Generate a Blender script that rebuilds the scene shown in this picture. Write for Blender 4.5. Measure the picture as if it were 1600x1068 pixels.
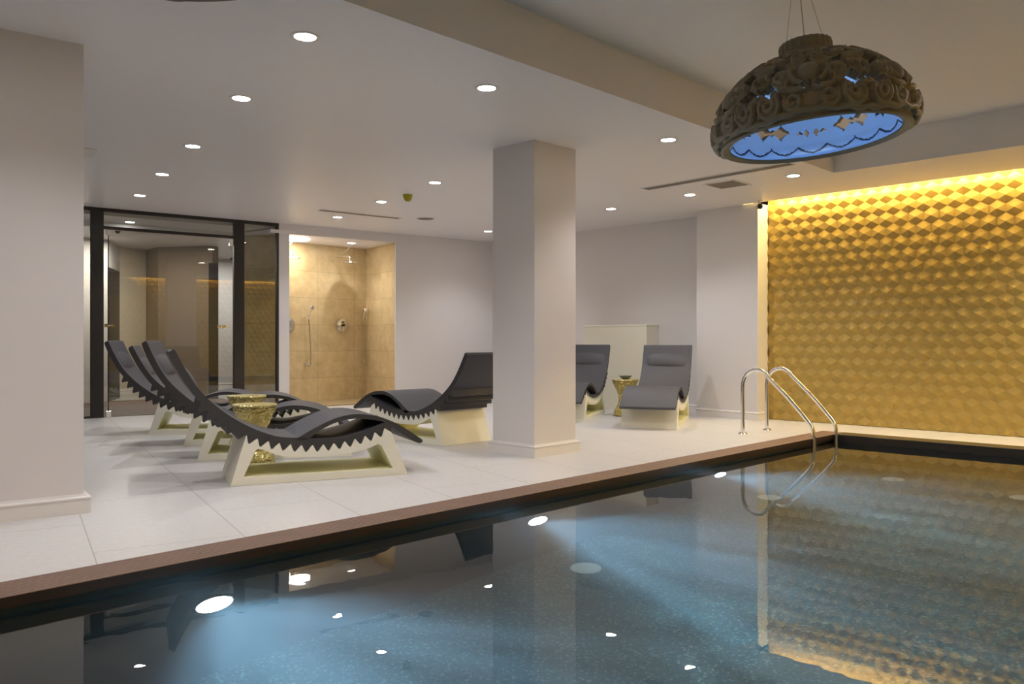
import bpy, bmesh, math, random
import numpy as np
from mathutils import Vector, Matrix
from mathutils.geometry import tessellate_polygon
random.seed(4)
SC = bpy.context.scene
COL = SC.collection
for o in list(bpy.data.objects):
    bpy.data.objects.remove(o)

# ------------------------------------------------------------------ camera, world, exposure
# world x runs along the pool edge, y away from the pool towards the lounge, z = 0 is the deck
TH = math.radians(44.4)
EYE = 1.05
cam_d = bpy.data.cameras.new('camera')
cam = bpy.data.objects.new('camera', cam_d); COL.objects.link(cam)
cam.location = (0, 0, EYE)
# camera looks along (cos TH, sin TH): yaw from +y clockwise by 90-TH
cam.rotation_euler = (math.radians(90), 0, TH - math.radians(90))
cam_d.sensor_width = 36; cam_d.lens = 36 * 1275 / 1600
cam_d.shift_y = -2 / 1600
cam_d.clip_start = 0.05; cam_d.clip_end = 100
SC.camera = cam
world = bpy.data.worlds.new('world'); SC.world = world; world.use_nodes = True
world.node_tree.nodes['Background'].inputs[0].default_value = (0.5, 0.48, 0.46, 1)
world.node_tree.nodes['Background'].inputs[1].default_value = 0.02
SC.view_settings.view_transform = 'Standard'; SC.view_settings.look = 'None'
SC.view_settings.gamma = 1; SC.view_settings.use_curve_mapping = False
SC.view_settings.exposure = 0.03
DOWN_W = 62        # watts of one ceiling downlight
POOLLAMP_W = 260
COVE = 300

CE = 2.861         # low ceiling
RC = 3.22          # raised ceiling over the pool
WZ = -0.07         # water level
PY = 3.81          # pool edge (long side)
PX = 9.02          # pool edge (far end)

# ------------------------------------------------------------------ materials
def srgb(r, g, b):
    f = lambda c: (c / 255 / 12.92) if c / 255 <= 0.04045 else ((c / 255 + 0.055) / 1.055) ** 2.4
    return (f(r), f(g), f(b), 1)
def mat(name, col, rough=0.5, metal=0.0, spec=0.5, bump=0.0, bscale=60, var=0.0, vscale=3.0, coat=0.0):
    m = bpy.data.materials.new(name); m.use_nodes = True
    nt = m.node_tree; p = nt.nodes['Principled BSDF']
    p.inputs['Base Color'].default_value = col
    p.inputs['Roughness'].default_value = rough
    p.inputs['Metallic'].default_value = metal
    p.inputs['Specular IOR Level'].default_value = spec
    p.inputs['Coat Weight'].default_value = coat
    tc = nt.nodes.new('ShaderNodeTexCoord')
    if var:
        n = nt.nodes.new('ShaderNodeTexNoise'); n.inputs['Scale'].default_value = vscale; n.inputs['Detail'].default_value = 4
        r = nt.nodes.new('ShaderNodeMapRange'); r.inputs['To Min'].default_value = 1 - var; r.inputs['To Max'].default_value = 1 + var
        v = nt.nodes.new('ShaderNodeVectorMath'); v.operation = 'SCALE'; v.inputs[0].default_value = col[:3]
        nt.links.new(tc.outputs['Object'], n.inputs['Vector']); nt.links.new(n.outputs[0], r.inputs[0])
        nt.links.new(r.outputs[0], v.inputs['Scale']); nt.links.new(v.outputs[0], p.inputs['Base Color'])
    if bump:
        n = nt.nodes.new('ShaderNodeTexNoise'); n.inputs['Scale'].default_value = bscale; n.inputs['Detail'].default_value = 5
        b = nt.nodes.new('ShaderNodeBump'); b.inputs['Strength'].default_value = bump; b.inputs['Distance'].default_value = 0.01
        nt.links.new(tc.outputs['Object'], n.inputs['Vector']); nt.links.new(n.outputs[0], b.inputs['Height'])
        nt.links.new(b.outputs[0], p.inputs['Normal'])
    return m
def emis(name, col, s):
    m = bpy.data.materials.new(name); m.use_nodes = True; nt = m.node_tree
    nt.nodes.clear(); e = nt.nodes.new('ShaderNodeEmission'); o = nt.nodes.new('ShaderNodeOutputMaterial')
    e.inputs[0].default_value = col; e.inputs[1].default_value = s; nt.links.new(e.outputs[0], o.inputs[0])
    return m
M = {}
M['wall'] = mat('wall_paint', srgb(224, 220, 220), 0.45, spec=0.35, var=0.015, vscale=0.8)
M['pillar'] = mat('pillar_paint', srgb(224, 219, 218), 0.42, spec=0.35, var=0.015, vscale=0.8)
M['ceiling'] = mat('ceiling_paint', srgb(234, 230, 230), 0.4, spec=0.3, var=0.015, vscale=0.6)
M['base'] = mat('baseboard_paint', srgb(232, 227, 223), 0.35)
M['cream'] = mat('cream_lacquer', srgb(238, 234, 216), 0.35, var=0.03, vscale=5)
M['olive'] = mat('olive_lacquer', srgb(240, 236, 192), 0.4, var=0.05, vscale=4)
M['shell'] = mat('charcoal_foam', srgb(76, 76, 83), 0.55, spec=0.35, bump=0.05, bscale=180, var=0.06, vscale=4)
M['shell_edge'] = mat('charcoal_edge', srgb(58, 56, 56), 0.6, var=0.06)
M['black'] = mat('black_frame', srgb(38, 34, 32), 0.45)
M['chrome'] = mat('chrome', (0.82, 0.82, 0.83, 1), 0.08, 1.0)
M['steel'] = mat('brushed_steel', (0.62, 0.6, 0.58, 1), 0.25, 1.0)
M['gold'] = mat('gold_paint', srgb(180, 152, 80), 0.42, spec=0.4, var=0.05, vscale=6)
M['white'] = mat('white_plastic', srgb(225, 222, 216), 0.4)
M['grille'] = mat('grey_grille', srgb(120, 112, 104), 0.6)
M['yellow'] = mat('yellow_plastic', srgb(178, 168, 40), 0.4)
M['brownroom'] = mat('brown_wall', srgb(142, 124, 104), 0.55)
M['creamroom'] = mat('beige_wall', srgb(228, 216, 196), 0.5)
M['darkdoor'] = mat('dark_door', srgb(48, 46, 48), 0.35)
M['darkfloor'] = mat('brown_mat', srgb(112, 92, 82), 0.7, bump=0.3, bscale=90)
M['lampdark'] = mat('carved_dark_resin', srgb(134, 124, 106), 0.42, spec=0.5, var=0.2, vscale=9)
M['lampblue'] = mat('blue_lining', srgb(150, 178, 214), 0.28, spec=0.6)
M['lampblue_dark'] = mat('navy_line', srgb(24, 34, 62), 0.4)
M['granite'] = mat('black_granite', srgb(52, 48, 46), 0.14, spec=0.6, bump=0.25, bscale=140, var=0.35, vscale=120)
M['cord'] = mat('steel_wire', (0.5, 0.48, 0.45, 1), 0.4, 0.8)
M['black_rubber'] = mat('black_plastic', srgb(25, 25, 27), 0.3)
M['lens'] = emis('downlight_glow', (1.0, 0.95, 0.90, 1), 60)
M['panel_glow'] = emis('shower_panel_glow', (1.0, 0.97, 0.92, 1), 8)
M['poollens'] = emis('pool_lamp_glow', (0.72, 0.90, 1.0, 1), 40)
M['led'] = emis('yellow_led', (1.0, 0.76, 0.30, 1), COVE)
M['darktile'] = mat('dark_pool_tile', srgb(40, 50, 54), 0.3, var=.3, vscale=60)
M['led_near'] = emis('yellow_led_near', (1.0, 0.74, 0.30, 1), 90)
M['darkedge'] = mat('dark_board_edge', srgb(50, 36, 32), 0.35)
M['inlet'] = mat('inlet_plastic', srgb(235, 245, 240), 0.4)

def tile_mat():
    m = mat('floor_tile', srgb(210, 207, 206), 0.4, spec=0.4); nt = m.node_tree; p = nt.nodes['Principled BSDF']
    L = nt.links.new
    tc = nt.nodes.new('ShaderNodeTexCoord'); mp = nt.nodes.new('ShaderNodeMapping')
    mp.inputs['Rotation'].default_value = (0, 0, math.radians(14.5 - 90))
    L(tc.outputs['Object'], mp.inputs['Vector'])
    br = nt.nodes.new('ShaderNodeTexBrick')
    br.offset = 0.5; br.offset_frequency = 2; br.squash = 1
    br.inputs['Scale'].default_value = 1
    br.inputs['Brick Width'].default_value = 1.44; br.inputs['Row Height'].default_value = 0.723
    br.inputs['Mortar Size'].default_value = 0.0035; br.inputs['Mortar Smooth'].default_value = 0.1
    br.inputs['Color1'].default_value = srgb(210, 207, 206); br.inputs['Color2'].default_value = srgb(207, 204, 203)
    br.inputs['Mortar'].default_value = srgb(176, 170, 165)
    mp.inputs['Location'].default_value = (-0.218, 0.311, 0)
    L(mp.outputs[0], br.inputs['Vector'])
    n = nt.nodes.new('ShaderNodeTexNoise'); n.inputs['Scale'].default_value = 26; n.inputs['Detail'].default_value = 6; n.inputs['Roughness'].default_value = 0.75
    L(tc.outputs['Object'], n.inputs['Vector'])
    r = nt.nodes.new('ShaderNodeMapRange'); r.inputs['From Min'].default_value = 0.3; r.inputs['From Max'].default_value = 0.7
    r.inputs['To Min'].default_value = 0.90; r.inputs['To Max'].default_value = 1.05; L(n.outputs[0], r.inputs[0])
    v = nt.nodes.new('ShaderNodeVectorMath'); v.operation = 'SCALE'; L(br.outputs[0], v.inputs[0]); L(r.outputs[0], v.inputs['Scale'])
    L(v.outputs[0], p.inputs['Base Color'])
    return m
M['tile'] = tile_mat()

def ribbed_mat():
    m = mat('ribbed_brown_board', srgb(128, 104, 92), 0.55, bump=0.2, bscale=50, var=0.18, vscale=7)
    return m
M['coping'] = ribbed_mat()

def mosaic_mat():
    m = mat('pool_mosaic', srgb(60, 84, 88), 0.5); nt = m.node_tree; p = nt.nodes['Principled BSDF']; L = nt.links.new
    tc = nt.nodes.new('ShaderNodeTexCoord')
    v = nt.nodes.new('ShaderNodeTexVoronoi'); v.inputs['Scale'].default_value = 74; v.distance = 'CHEBYCHEV'; v.inputs['Randomness'].default_value = 0.35
    L(tc.outputs['Object'], v.inputs['Vector'])
    s = nt.nodes.new('ShaderNodeSeparateColor'); L(v.outputs['Color'], s.inputs[0])
    cr = nt.nodes.new('ShaderNodeValToRGB')
    e = cr.color_ramp.elements
    e[0].position = 0; e[0].color = srgb(34, 52, 52); e[1].position = 1; e[1].color = srgb(128, 158, 148)
    a = e.new(0.45); a.color = srgb(50, 74, 74); a = e.new(0.85); a.color = srgb(76, 104, 100)
    L(s.outputs[0], cr.inputs[0])
    n = nt.nodes.new('ShaderNodeTexNoise'); n.inputs['Scale'].default_value = 7; n.inputs['Detail'].default_value = 5; L(tc.outputs['Object'], n.inputs['Vector'])
    r = nt.nodes.new('ShaderNodeMapRange'); r.inputs['To Min'].default_value = 0.6; r.inputs['To Max'].default_value = 1.4; L(n.outputs[0], r.inputs[0])
    sc = nt.nodes.new('ShaderNodeVectorMath'); sc.operation = 'SCALE'; L(cr.outputs[0], sc.inputs[0]); L(r.outputs[0], sc.inputs['Scale'])
    L(sc.outputs[0], p.inputs['Base Color'])
    return m
M['mosaic'] = mosaic_mat()

def stone_mat():
    m = mat('beige_stone_tile', srgb(196, 168, 118), 0.35); nt = m.node_tree; p = nt.nodes['Principled BSDF']; L = nt.links.new
    tc = nt.nodes.new('ShaderNodeTexCoord'); br = nt.nodes.new('ShaderNodeTexBrick'); br.offset = 0
    br.inputs['Scale'].default_value = 1; br.inputs['Brick Width'].default_value = 0.76; br.inputs['Row Height'].default_value = 0.455
    br.inputs['Mortar Size'].default_value = 0.003; br.inputs['Color1'].default_value = (1, 1, 1, 1); br.inputs['Color2'].default_value = (0.93, 0.93, 0.93, 1)
    br.inputs['Mortar'].default_value = (0.62, 0.6, 0.58, 1)
    uv = nt.nodes.new('ShaderNodeUVMap'); L(uv.outputs[0], br.inputs['Vector'])
    n = nt.nodes.new('ShaderNodeTexNoise'); n.inputs['Scale'].default_value = 5; n.inputs['Detail'].default_value = 9; n.inputs['Roughness'].default_value = 0.7
    L(tc.outputs['Object'], n.inputs['Vector'])
    cr = nt.nodes.new('ShaderNodeValToRGB'); e = cr.color_ramp.elements
    e[0].position = 0.3; e[0].color = srgb(196, 172, 128); e[1].position = 0.72; e[1].color = srgb(226, 206, 164); L(n.outputs[0], cr.inputs[0])
    mx = nt.nodes.new('ShaderNodeVectorMath'); mx.operation = 'MULTIPLY'; L(cr.outputs[0], mx.inputs[0]); L(br.outputs[0], mx.inputs[1])
    L(mx.outputs[0], p.inputs['Base Color'])
    return m
M['stone'] = stone_mat()

def pane_mat():
    m = bpy.data.materials.new('clear_pane'); m.use_nodes = True; nt = m.node_tree; nt.nodes.clear(); L = nt.links.new
    o = nt.nodes.new('ShaderNodeOutputMaterial'); mx = nt.nodes.new('ShaderNodeMixShader')
    t = nt.nodes.new('ShaderNodeBsdfTransparent'); t.inputs[0].default_value = (0.84, 0.86, 0.84, 1)
    g = nt.nodes.new('ShaderNodeBsdfGlossy'); g.inputs['Roughness'].default_value = 0.0
    f = nt.nodes.new('ShaderNodeFresnel'); f.inputs[0].default_value = 2.1
    ge = nt.nodes.new('ShaderNodeNewGeometry'); ma = nt.nodes.new('ShaderNodeMath'); ma.operation = 'SUBTRACT'; ma.inputs[0].default_value = 1
    mu = nt.nodes.new('ShaderNodeMath'); mu.operation = 'MULTIPLY'
    L(ge.outputs['Backfacing'], ma.inputs[1]); L(ma.outputs[0], mu.inputs[0]); L(f.outputs[0], mu.inputs[1])
    L(mu.outputs[0], mx.inputs[0]); L(t.outputs[0], mx.inputs[1]); L(g.outputs[0], mx.inputs[2]); L(mx.outputs[0], o.inputs[0])
    return m
M['pane'] = pane_mat()

def water_mat():
    m = bpy.data.materials.new('pool_water'); m.use_nodes = True; nt = m.node_tree; nt.nodes.clear(); L = nt.links.new
    o = nt.nodes.new('ShaderNodeOutputMaterial')
    g = nt.nodes.new('ShaderNodeBsdfGlass'); g.inputs['IOR'].default_value = 1.333; g.inputs['Roughness'].default_value = 0.0
    tc = nt.nodes.new('ShaderNodeTexCoord')
    n = nt.nodes.new('ShaderNodeTexNoise'); n.inputs['Scale'].default_value = 11; n.inputs['Detail'].default_value = 1
    b = nt.nodes.new('ShaderNodeBump'); b.inputs['Strength'].default_value = 0.010; b.inputs['Distance'].default_value = 0.02
    L(tc.outputs['Object'], n.inputs['Vector']); L(n.outputs[0], b.inputs['Height']); L(b.outputs[0], g.inputs['Normal'])
    L(g.outputs[0], o.inputs[0])
    vs = nt.nodes.new('ShaderNodeVolumeScatter'); vs.inputs['Color'].default_value = (0.75, 0.88, 1, 1); vs.inputs['Density'].default_value = 0.2; vs.inputs['Anisotropy'].default_value = 0.3
    va = nt.nodes.new('ShaderNodeVolumeAbsorption'); va.inputs['Color'].default_value = (0.35, 0.75, 0.9, 1); va.inputs['Density'].default_value = 0.10
    ad = nt.nodes.new('ShaderNodeAddShader'); L(vs.outputs[0], ad.inputs[0]); L(va.outputs[0], ad.inputs[1]); L(ad.outputs[0], o.inputs[1])
    return m
M['water'] = water_mat()

def hammered():
    m = mat('hammered_gold', srgb(220, 204, 138), 0.3, 0.7); nt = m.node_tree; p = nt.nodes['Principled BSDF']; L = nt.links.new
    tc = nt.nodes.new('ShaderNodeTexCoord'); v = nt.nodes.new('ShaderNodeTexVoronoi'); v.inputs['Scale'].default_value = 34
    L(tc.outputs['Object'], v.inputs['Vector'])
    b = nt.nodes.new('ShaderNodeBump'); b.inputs['Strength'].default_value = 0.7; b.inputs['Distance'].default_value = 0.02
    L(v.outputs[0], b.inputs['Height']); L(b.outputs[0], p.inputs['Normal'])
    return m
M['hammered'] = hammered()

# ------------------------------------------------------------------ mesh helpers
def obj(name, bm, m, parent=None, smooth=False, bevel=0.0, recalc=True):
    if recalc: bmesh.ops.recalc_face_normals(bm, faces=bm.faces)
    me = bpy.data.meshes.new(name); bm.to_mesh(me); bm.free()
    for mm in (m if isinstance(m, (list, tuple)) else [m]): me.materials.append(mm)
    o = bpy.data.objects.new(name, me); COL.objects.link(o)
    if parent: o.parent = parent
    if smooth:
        for p in me.polygons: p.use_smooth = True
        try: me.set_sharp_from_angle(angle=math.radians(38))
        except Exception: pass
    if bevel:
        b = o.modifiers.new('bevel', 'BEVEL'); b.width = bevel; b.segments = 2; b.limit_method = 'ANGLE'; b.angle_limit = math.radians(40)
    return o
def box(bm, x0, x1, y0, y1, z0, z1):
    vs = [bm.verts.new(p) for p in [(x0,y0,z0),(x1,y0,z0),(x1,y1,z0),(x0,y1,z0),(x0,y0,z1),(x1,y0,z1),(x1,y1,z1),(x0,y1,z1)]]
    for f in [(0,3,2,1),(4,5,6,7),(0,1,5,4),(1,2,6,5),(2,3,7,6),(3,0,4,7)]: bm.faces.new([vs[i] for i in f])
def prism(bm, pts, z0, z1):
    a = [bm.verts.new((x, y, z0)) for x, y in pts]; b = [bm.verts.new((x, y, z1)) for x, y in pts]; n = len(pts)
    bm.faces.new(a); bm.faces.new(b)
    for i in range(n): bm.faces.new((a[i], a[(i+1) % n], b[(i+1) % n], b[i]))
def wallseg(bm, p, q, t, z0, z1):
    """upright slab from p to q, thickness t to the left of p->q"""
    d = Vector((q[0]-p[0], q[1]-p[1])).normalized(); n = Vector((-d.y, d.x)) * t
    prism(bm, [p, q, (q[0]+n.x, q[1]+n.y), (p[0]+n.x, p[1]+n.y)], z0, z1)
def lathe(bm, prof, n=32, mtx=None, close=False):
    rings = []
    for r, z in prof:
        if r < 1e-6:
            v = Vector((0, 0, z)); rings.append([bm.verts.new(mtx @ v if mtx else v)])
        else:
            ring = []
            for i in range(n):
                a = 2*math.pi*i/n; v = Vector((r*math.cos(a), r*math.sin(a), z))
                ring.append(bm.verts.new(mtx @ v if mtx else v))
            rings.append(ring)
    for A, B in zip(rings, rings[1:]):
        for i in range(n):
            j = (i+1) % n
            if len(A) == 1 and len(B) > 1: bm.faces.new((A[0], B[i], B[j]))
            elif len(B) == 1 and len(A) > 1: bm.faces.new((A[i], A[j], B[0]))
            elif len(A) > 1: bm.faces.new((A[i], A[j], B[j], B[i]))
def tube(bm, pts, r, n=12, caps=True):
    pts = [Vector(p) for p in pts]; rings = []
    t0 = (pts[1]-pts[0]).normalized(); up = Vector((0, 0, 1)) if abs(t0.z) < 0.9 else Vector((1, 0, 0))
    nrm = (up - t0*up.dot(t0)).normalized()
    for i, p in enumerate(pts):
        t = (pts[min(i+1, len(pts)-1)] - pts[max(i-1, 0)]).normalized()
        nrm = (nrm - t*nrm.dot(t)).normalized(); bi = t.cross(nrm)
        rr = r[i] if isinstance(r, (list, tuple)) else r
        rings.append([bm.verts.new(p + (nrm*math.cos(2*math.pi*k/n) + bi*math.sin(2*math.pi*k/n))*rr) for k in range(n)])
    for A, B in zip(rings, rings[1:]):
        for k in range(n): bm.faces.new((A[k], A[(k+1) % n], B[(k+1) % n], B[k]))
    if caps: bm.faces.new(rings[0]); bm.faces.new(rings[-1])
def extr_sz(bm, pts, w0, w1, holes=()):
    """profile in (s, z), extruded across local y"""
    loops = [pts] + list(holes); A = []; B = []
    for l in loops:
        A.append([bm.verts.new((s, w0, z)) for s, z in l]); B.append([bm.verts.new((s, w1, z)) for s, z in l])
    tris = tessellate_polygon([[Vector((s, z, 0)) for s, z in l] for l in loops])
    fa = [v for l in A for v in l]; fb = [v for l in B for v in l]
    for t in tris:
        try: bm.faces.new([fa[i] for i in t]); bm.faces.new([fb[i] for i in t])
        except ValueError: pass
    for a, b in zip(A, B):
        n = len(a)
        for i in range(n): bm.faces.new((a[i], a[(i+1) % n], b[(i+1) % n], b[i]))
def empty(name, loc, rz=0):
    o = bpy.data.objects.new(name, None); COL.objects.link(o); o.location = loc; o.rotation_euler = (0, 0, rz); o.empty_display_size = 0.1
    return o
def tag(o, label, cat, group=None, kind=None):
    o['label'] = label; o['category'] = cat
    if group: o['group'] = group
    if kind: o['kind'] = kind
    return o
def struct(o, label=None, cat=None):
    o['kind'] = 'structure'
    if label: o['label'] = label
    if cat: o['category'] = cat
    return o
def copy_tree(o, parent=None):
    c = o.copy(); COL.objects.link(c); c.parent = parent
    for ch in list(o.children): copy_tree(ch, c)
    return c
def light(name, kind, loc, parent=None, **kw):
    d = bpy.data.lights.new(name, kind); o = bpy.data.objects.new(name, d); COL.objects.link(o); o.location = loc
    for k, v in kw.items(): setattr(d, k, v)
    if parent: o.parent = parent
    return o

# ------------------------------------------------------------------ the room shell
X0, Y0_ = -3.3, -1.0     # unseen sides of the pool
# glazed back wall line: y = GL(x)
GL = lambda x: 11.8 - 0.158*(x - 3.81)
XL, YN = -3.6, -1.75     # far sides of the room behind the camera
bm = bmesh.new()
prism(bm, [(XL, 4.06), (9.30, 4.06), (9.30, Y0_-.2), (XL, Y0_-.2), (XL, YN), (10.25, YN), (10.25, 5.2), (10.6, 5.2), (10.6, GL(10.6)), (XL, GL(XL)+.0)], -0.2, 0)
struct(obj('floor', bm, M['tile']), 'pale terrazzo tile deck around the pool', 'floor')
# low ceiling
bm = bmesh.new()
prism(bm, [(XL, 3.68), (8.72, 3.68), (8.72, -.85), (XL, -.85), (XL, YN+.32), (9.90, YN+.32), (9.90, 5.4), (10.7, 5.4), (10.7, GL(10.7)+.15), (XL, GL(XL)+.15)], CE, CE+0.05)
# soffit faces up to the raised ceiling
prism(bm, [(XL, 3.68), (8.72, 3.68), (8.72, -.85), (XL, -.85), (XL, -.91), (8.78, -.91), (8.78, 3.74), (XL, 3.74)], CE+0.05, RC)
struct(obj('ceiling', bm, M['ceiling']), 'low smooth ceiling with a stepped recess over the pool', 'ceiling')
bm = bmesh.new(); box(bm, XL, 10.7, YN, 3.9, RC, RC+0.06)
struct(obj('ceiling_raised', bm, M['ceiling']), 'raised ceiling panel above the pool', 'ceiling')
# enclosing walls
bm = bmesh.new(); box(bm, XL-.15, XL, YN, 12.95, -0.2, RC+.06)
struct(obj('wall_left', bm, M['wall']))

# back wall with the storefront opening and the shower opening
XA, XB = 2.2, 6.48      # storefront
XS0, XS1 = 6.645, 8.48  # shower
HS = 2.71
bm = bmesh.new()
wallseg(bm, (XL, GL(XL)), (XA, GL(XA)), .14, 0, CE)
wallseg(bm, (XB, GL(XB)), (XS0, GL(XS0)), .14, 0, CE)
wallseg(bm, (XS1, GL(XS1)), (10.45, GL(10.45)), .03, 0, CE)
wallseg(bm, (XS0, GL(XS0)), (XS1, GL(XS1)), .03, HS, CE)
struct(obj('wall_back', bm, M['wall']), 'plain pale wall beside the shower niche', 'wall')
# alcove side wall, pier and gold wall
bm = bmesh.new(); box(bm, 10.45, 10.6, 6.15, GL(10.45), 0, CE)
struct(obj('wall_alcove', bm, M['wall']))
bm = bmesh.new(); prism(bm, [(9.93, 5.2), (10.32, 5.2), (10.62, 6.15), (9.98, 6.15)], 0, CE)
struct(obj('wall_pier', bm, M['wall']), 'pale wall pier left of the gold wall', 'wall')
# gold walls: packed hexagonal pyramids
GX = 10.22
def gold_wall(name, length, height=3.12, side=.098, depth=.027):
    """panelled in the local xz plane, x 0..length, bumps towards -y"""
    bm = bmesh.new(); hw = side*math.sqrt(3)/2; z = 0.012; row = 0; cache = {}
    def gv(x, z, y):
        k = (round(x, 4), round(z, 4), round(y, 4))
        if k not in cache: cache[k] = bm.verts.new((x, y, z))
        return cache[k]
    while z < height:
        x = hw + (hw if row % 2 else 0) - 2*hw
        while x < length+hw:
            c = gv(x, z, -depth)
            ring = [gv(x + side*math.sin(math.radians(60*k)), z + side*math.cos(math.radians(60*k)), 0) for k in range(6)]
            for k in range(6):
                try: bm.faces.new((c, ring[(k+1) % 6], ring[k]))
                except ValueError: pass
            x += 2*hw
        z += 1.5*side; row += 1
    box(bm, 0, length, 0.001, .12, 0, RC+.05)
    for v in bm.verts:
        v.co.z = max(0.0, v.co.z); v.co.x = min(length, max(0, v.co.x))
    return obj(name, bm, M['gold'], recalc=False)
gw = gold_wall('wall_right', 5.2-YN); gw.location = (GX, 5.2, 0); gw.rotation_euler = (0, 0, math.radians(-90))
struct(gw, 'gold wall of raised hexagonal facets lit from its top edge', 'wall')
# LED cove along the top of the gold wall
nw = gold_wall('wall_near', GX-XL); nw.location = (GX, YN, 0); nw.rotation_euler = (0, 0, math.radians(180)); struct(nw)
bm = bmesh.new(); box(bm, XL+.1, 9.8, YN+.075, YN+.09, CE+.10, CE+.115)
struct(obj('trim_5', bm, M['led_near']), 'yellow light strip above the near gold wall', 'light strip')
bm = bmesh.new(); box(bm, XL, GX, YN, YN+.32, RC-.1, RC-.05)
struct(obj('trim_6', bm, M['ceiling']))
bm = bmesh.new(); box(bm, 10.14, 10.155, YN+.45, 5.13, CE+.12, CE+.132)
o = struct(obj('trim_1', bm, M['led']), 'yellow light strip in the slot above the gold wall', 'light strip')
bm = bmesh.new(); box(bm, 9.9, GX, YN+.33, 5.2, RC-.1, RC-.05)
struct(obj('trim_2', bm, M['ceiling']))

# left column, centre pillar, baseboards
def column(name, pts, label, cat='column'):
    bm = bmesh.new(); prism(bm, pts, 0, CE); o = obj(name, bm, M['pillar']); return o
def skirting(name, pts, closed, h=0.115, t=0.018):
    """moulded baseboard running outside the outline pts (counter-clockwise)"""
    prof = [(t+.004, 0), (t+.004, h*.72), (t+.009, h*.78), (t+.009, h*.84), (t*.5, h*.9), (t*.35, h), (0, h)]
    n = len(pts); P = [Vector(p) for p in pts]; bm = bmesh.new(); rings = []
    for i in range(n):
        dirs = []
        if closed or i > 0: dirs.append((P[i]-P[i-1]).normalized())
        if closed or i < n-1: dirs.append((P[(i+1) % n]-P[i]).normalized())
        ns = [Vector((d.y, -d.x)) for d in dirs]; b = sum(ns, Vector((0, 0))).normalized(); k = 1/max(.3, b.dot(ns[0]))
        rings.append([bm.verts.new((P[i].x+b.x*k*o_, P[i].y+b.y*k*o_, z_)) for o_, z_ in prof])
    for i in range(n if closed else n-1):
        A, B = rings[i], rings[(i+1) % n]
        for k in range(len(prof)-1): bm.faces.new((A[k], A[k+1], B[k+1], B[k]))
    return obj(name, bm, M['base'])
a8 = math.radians(-8)
cx, cy = 1.735, 5.37
colpts = [(cx-1.6, cy+.225), (cx, cy), (cx+.10, cy+.60), (cx-1.5, cy+.83)]
o = column('wall_column', colpts, ''); struct(o, 'broad pale column at the left edge of the pool deck', 'column')
struct(skirting('baseboard_left', colpts, True, t=.03))
pp = [(5.39, 4.995), (5.965, 4.995), (5.965, 5.53), (5.39, 5.53)]
bm = bmesh.new(); prism(bm, pp, 0, CE)
o = obj('pillar', bm, M['pillar']); tag(o, 'square pale pillar standing on the deck in the middle', 'pillar', kind='structure')
struct(skirting('baseboard_pillar', pp, True, t=.025))
struct(skirting('baseboard_pier', [(9.98, 6.15), (9.93, 5.2), (10.185, 5.2)], False))
struct(skirting('baseboard_alcove', [(10.45, GL(10.45)-.02), (10.45, 6.15)], False))
struct(skirting('baseboard_back', [(XS1, GL(XS1)), (10.45, GL(10.45))], False))
bm = bmesh.new()

# ------------------------------------------------------------------ pool
bm = bmesh.new()
d0 = -1.42
def quad(bm, *p): bm.faces.new([bm.verts.new(q) for q in p])
quad(bm, (X0, Y0_, d0), (PX, Y0_, d0), (PX, PY+.03, d0), (X0, PY+.03, d0))
struct(obj('pool_floor', bm, M['mosaic']), 'speckled teal mosaic floor of the swimming pool', 'pool floor')
bm = bmesh.new()
for bb, lab in (((X0, 9.30, PY+.03, 4.06, d0-.1, -0.045), 'dark tiled long side wall of the pool holding the underwater lamps'),
                ((PX+.02, 9.30, Y0_-.2, PY+.03, d0-.1, -0.09), 'dark tiled far end wall of the pool'),
                ((X0, PX, Y0_-.2, Y0_, d0-.1, 0), 'near side wall of the pool, outside the picture'),
                ((X0-.3, X0, Y0_-.2, 4.06, d0-.1, 0), 'left end wall of the pool, outside the picture')):
    bm = bmesh.new(); box(bm, *bb)
    struct(obj('pool_wall', bm, M['darktile']), lab, 'pool wall')
bm = bmesh.new()
bm = bmesh.new()
box(bm, X0-.001, PX+.021, Y0_-.001, PY+.032, d0-.05, WZ)
w = obj('pool_water', bm, M['water']); tag(w, 'still clear water filling the swimming pool', 'water', kind='stuff')
# brown ribbed coping board
bm = bmesh.new()
prof = [(PY, -0.045), (PY, 0.002)]
nr = 9; wd = (4.06-PY)/nr
for i in range(nr):
    y0 = PY + i*wd
    prof += [(y0+wd*.08, .006), (y0+wd*.72, .006), (y0+wd*.80, .0), (y0+wd*.96, .0)]
prof += [(4.06, .004), (4.06, -.045)]
prof = [(y, z) for y, z in prof]
a = [bm.verts.new((X0, y, z)) for y, z in prof]; b = [bm.verts.new((9.30, y, z)) for y, z in prof]
bm.faces.new(a); bm.faces.new(b)
for i in range(len(prof)): bm.faces.new((a[i], a[(i+1) % len(prof)], b[(i+1) % len(prof)], b[i]))
bmesh.ops.recalc_face_normals(bm, faces=bm.faces)
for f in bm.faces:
    if f.normal.y < -.8 and f.calc_center_median().y < PY+.001: f.material_index = 1  # pool-facing side of the board is darker than its top
struct(obj('trim_3', bm, [M['coping'], M['darkedge']]), 'brown ribbed board edging the long side of the pool', 'pool edging')
bm = bmesh.new(); box(bm, PX, 9.30, Y0_, PY, -.09, .008)
struct(obj('trim_4', bm, M['granite'], bevel=.006), 'dark speckled granite edging at the far end of the pool', 'pool edging')

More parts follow.
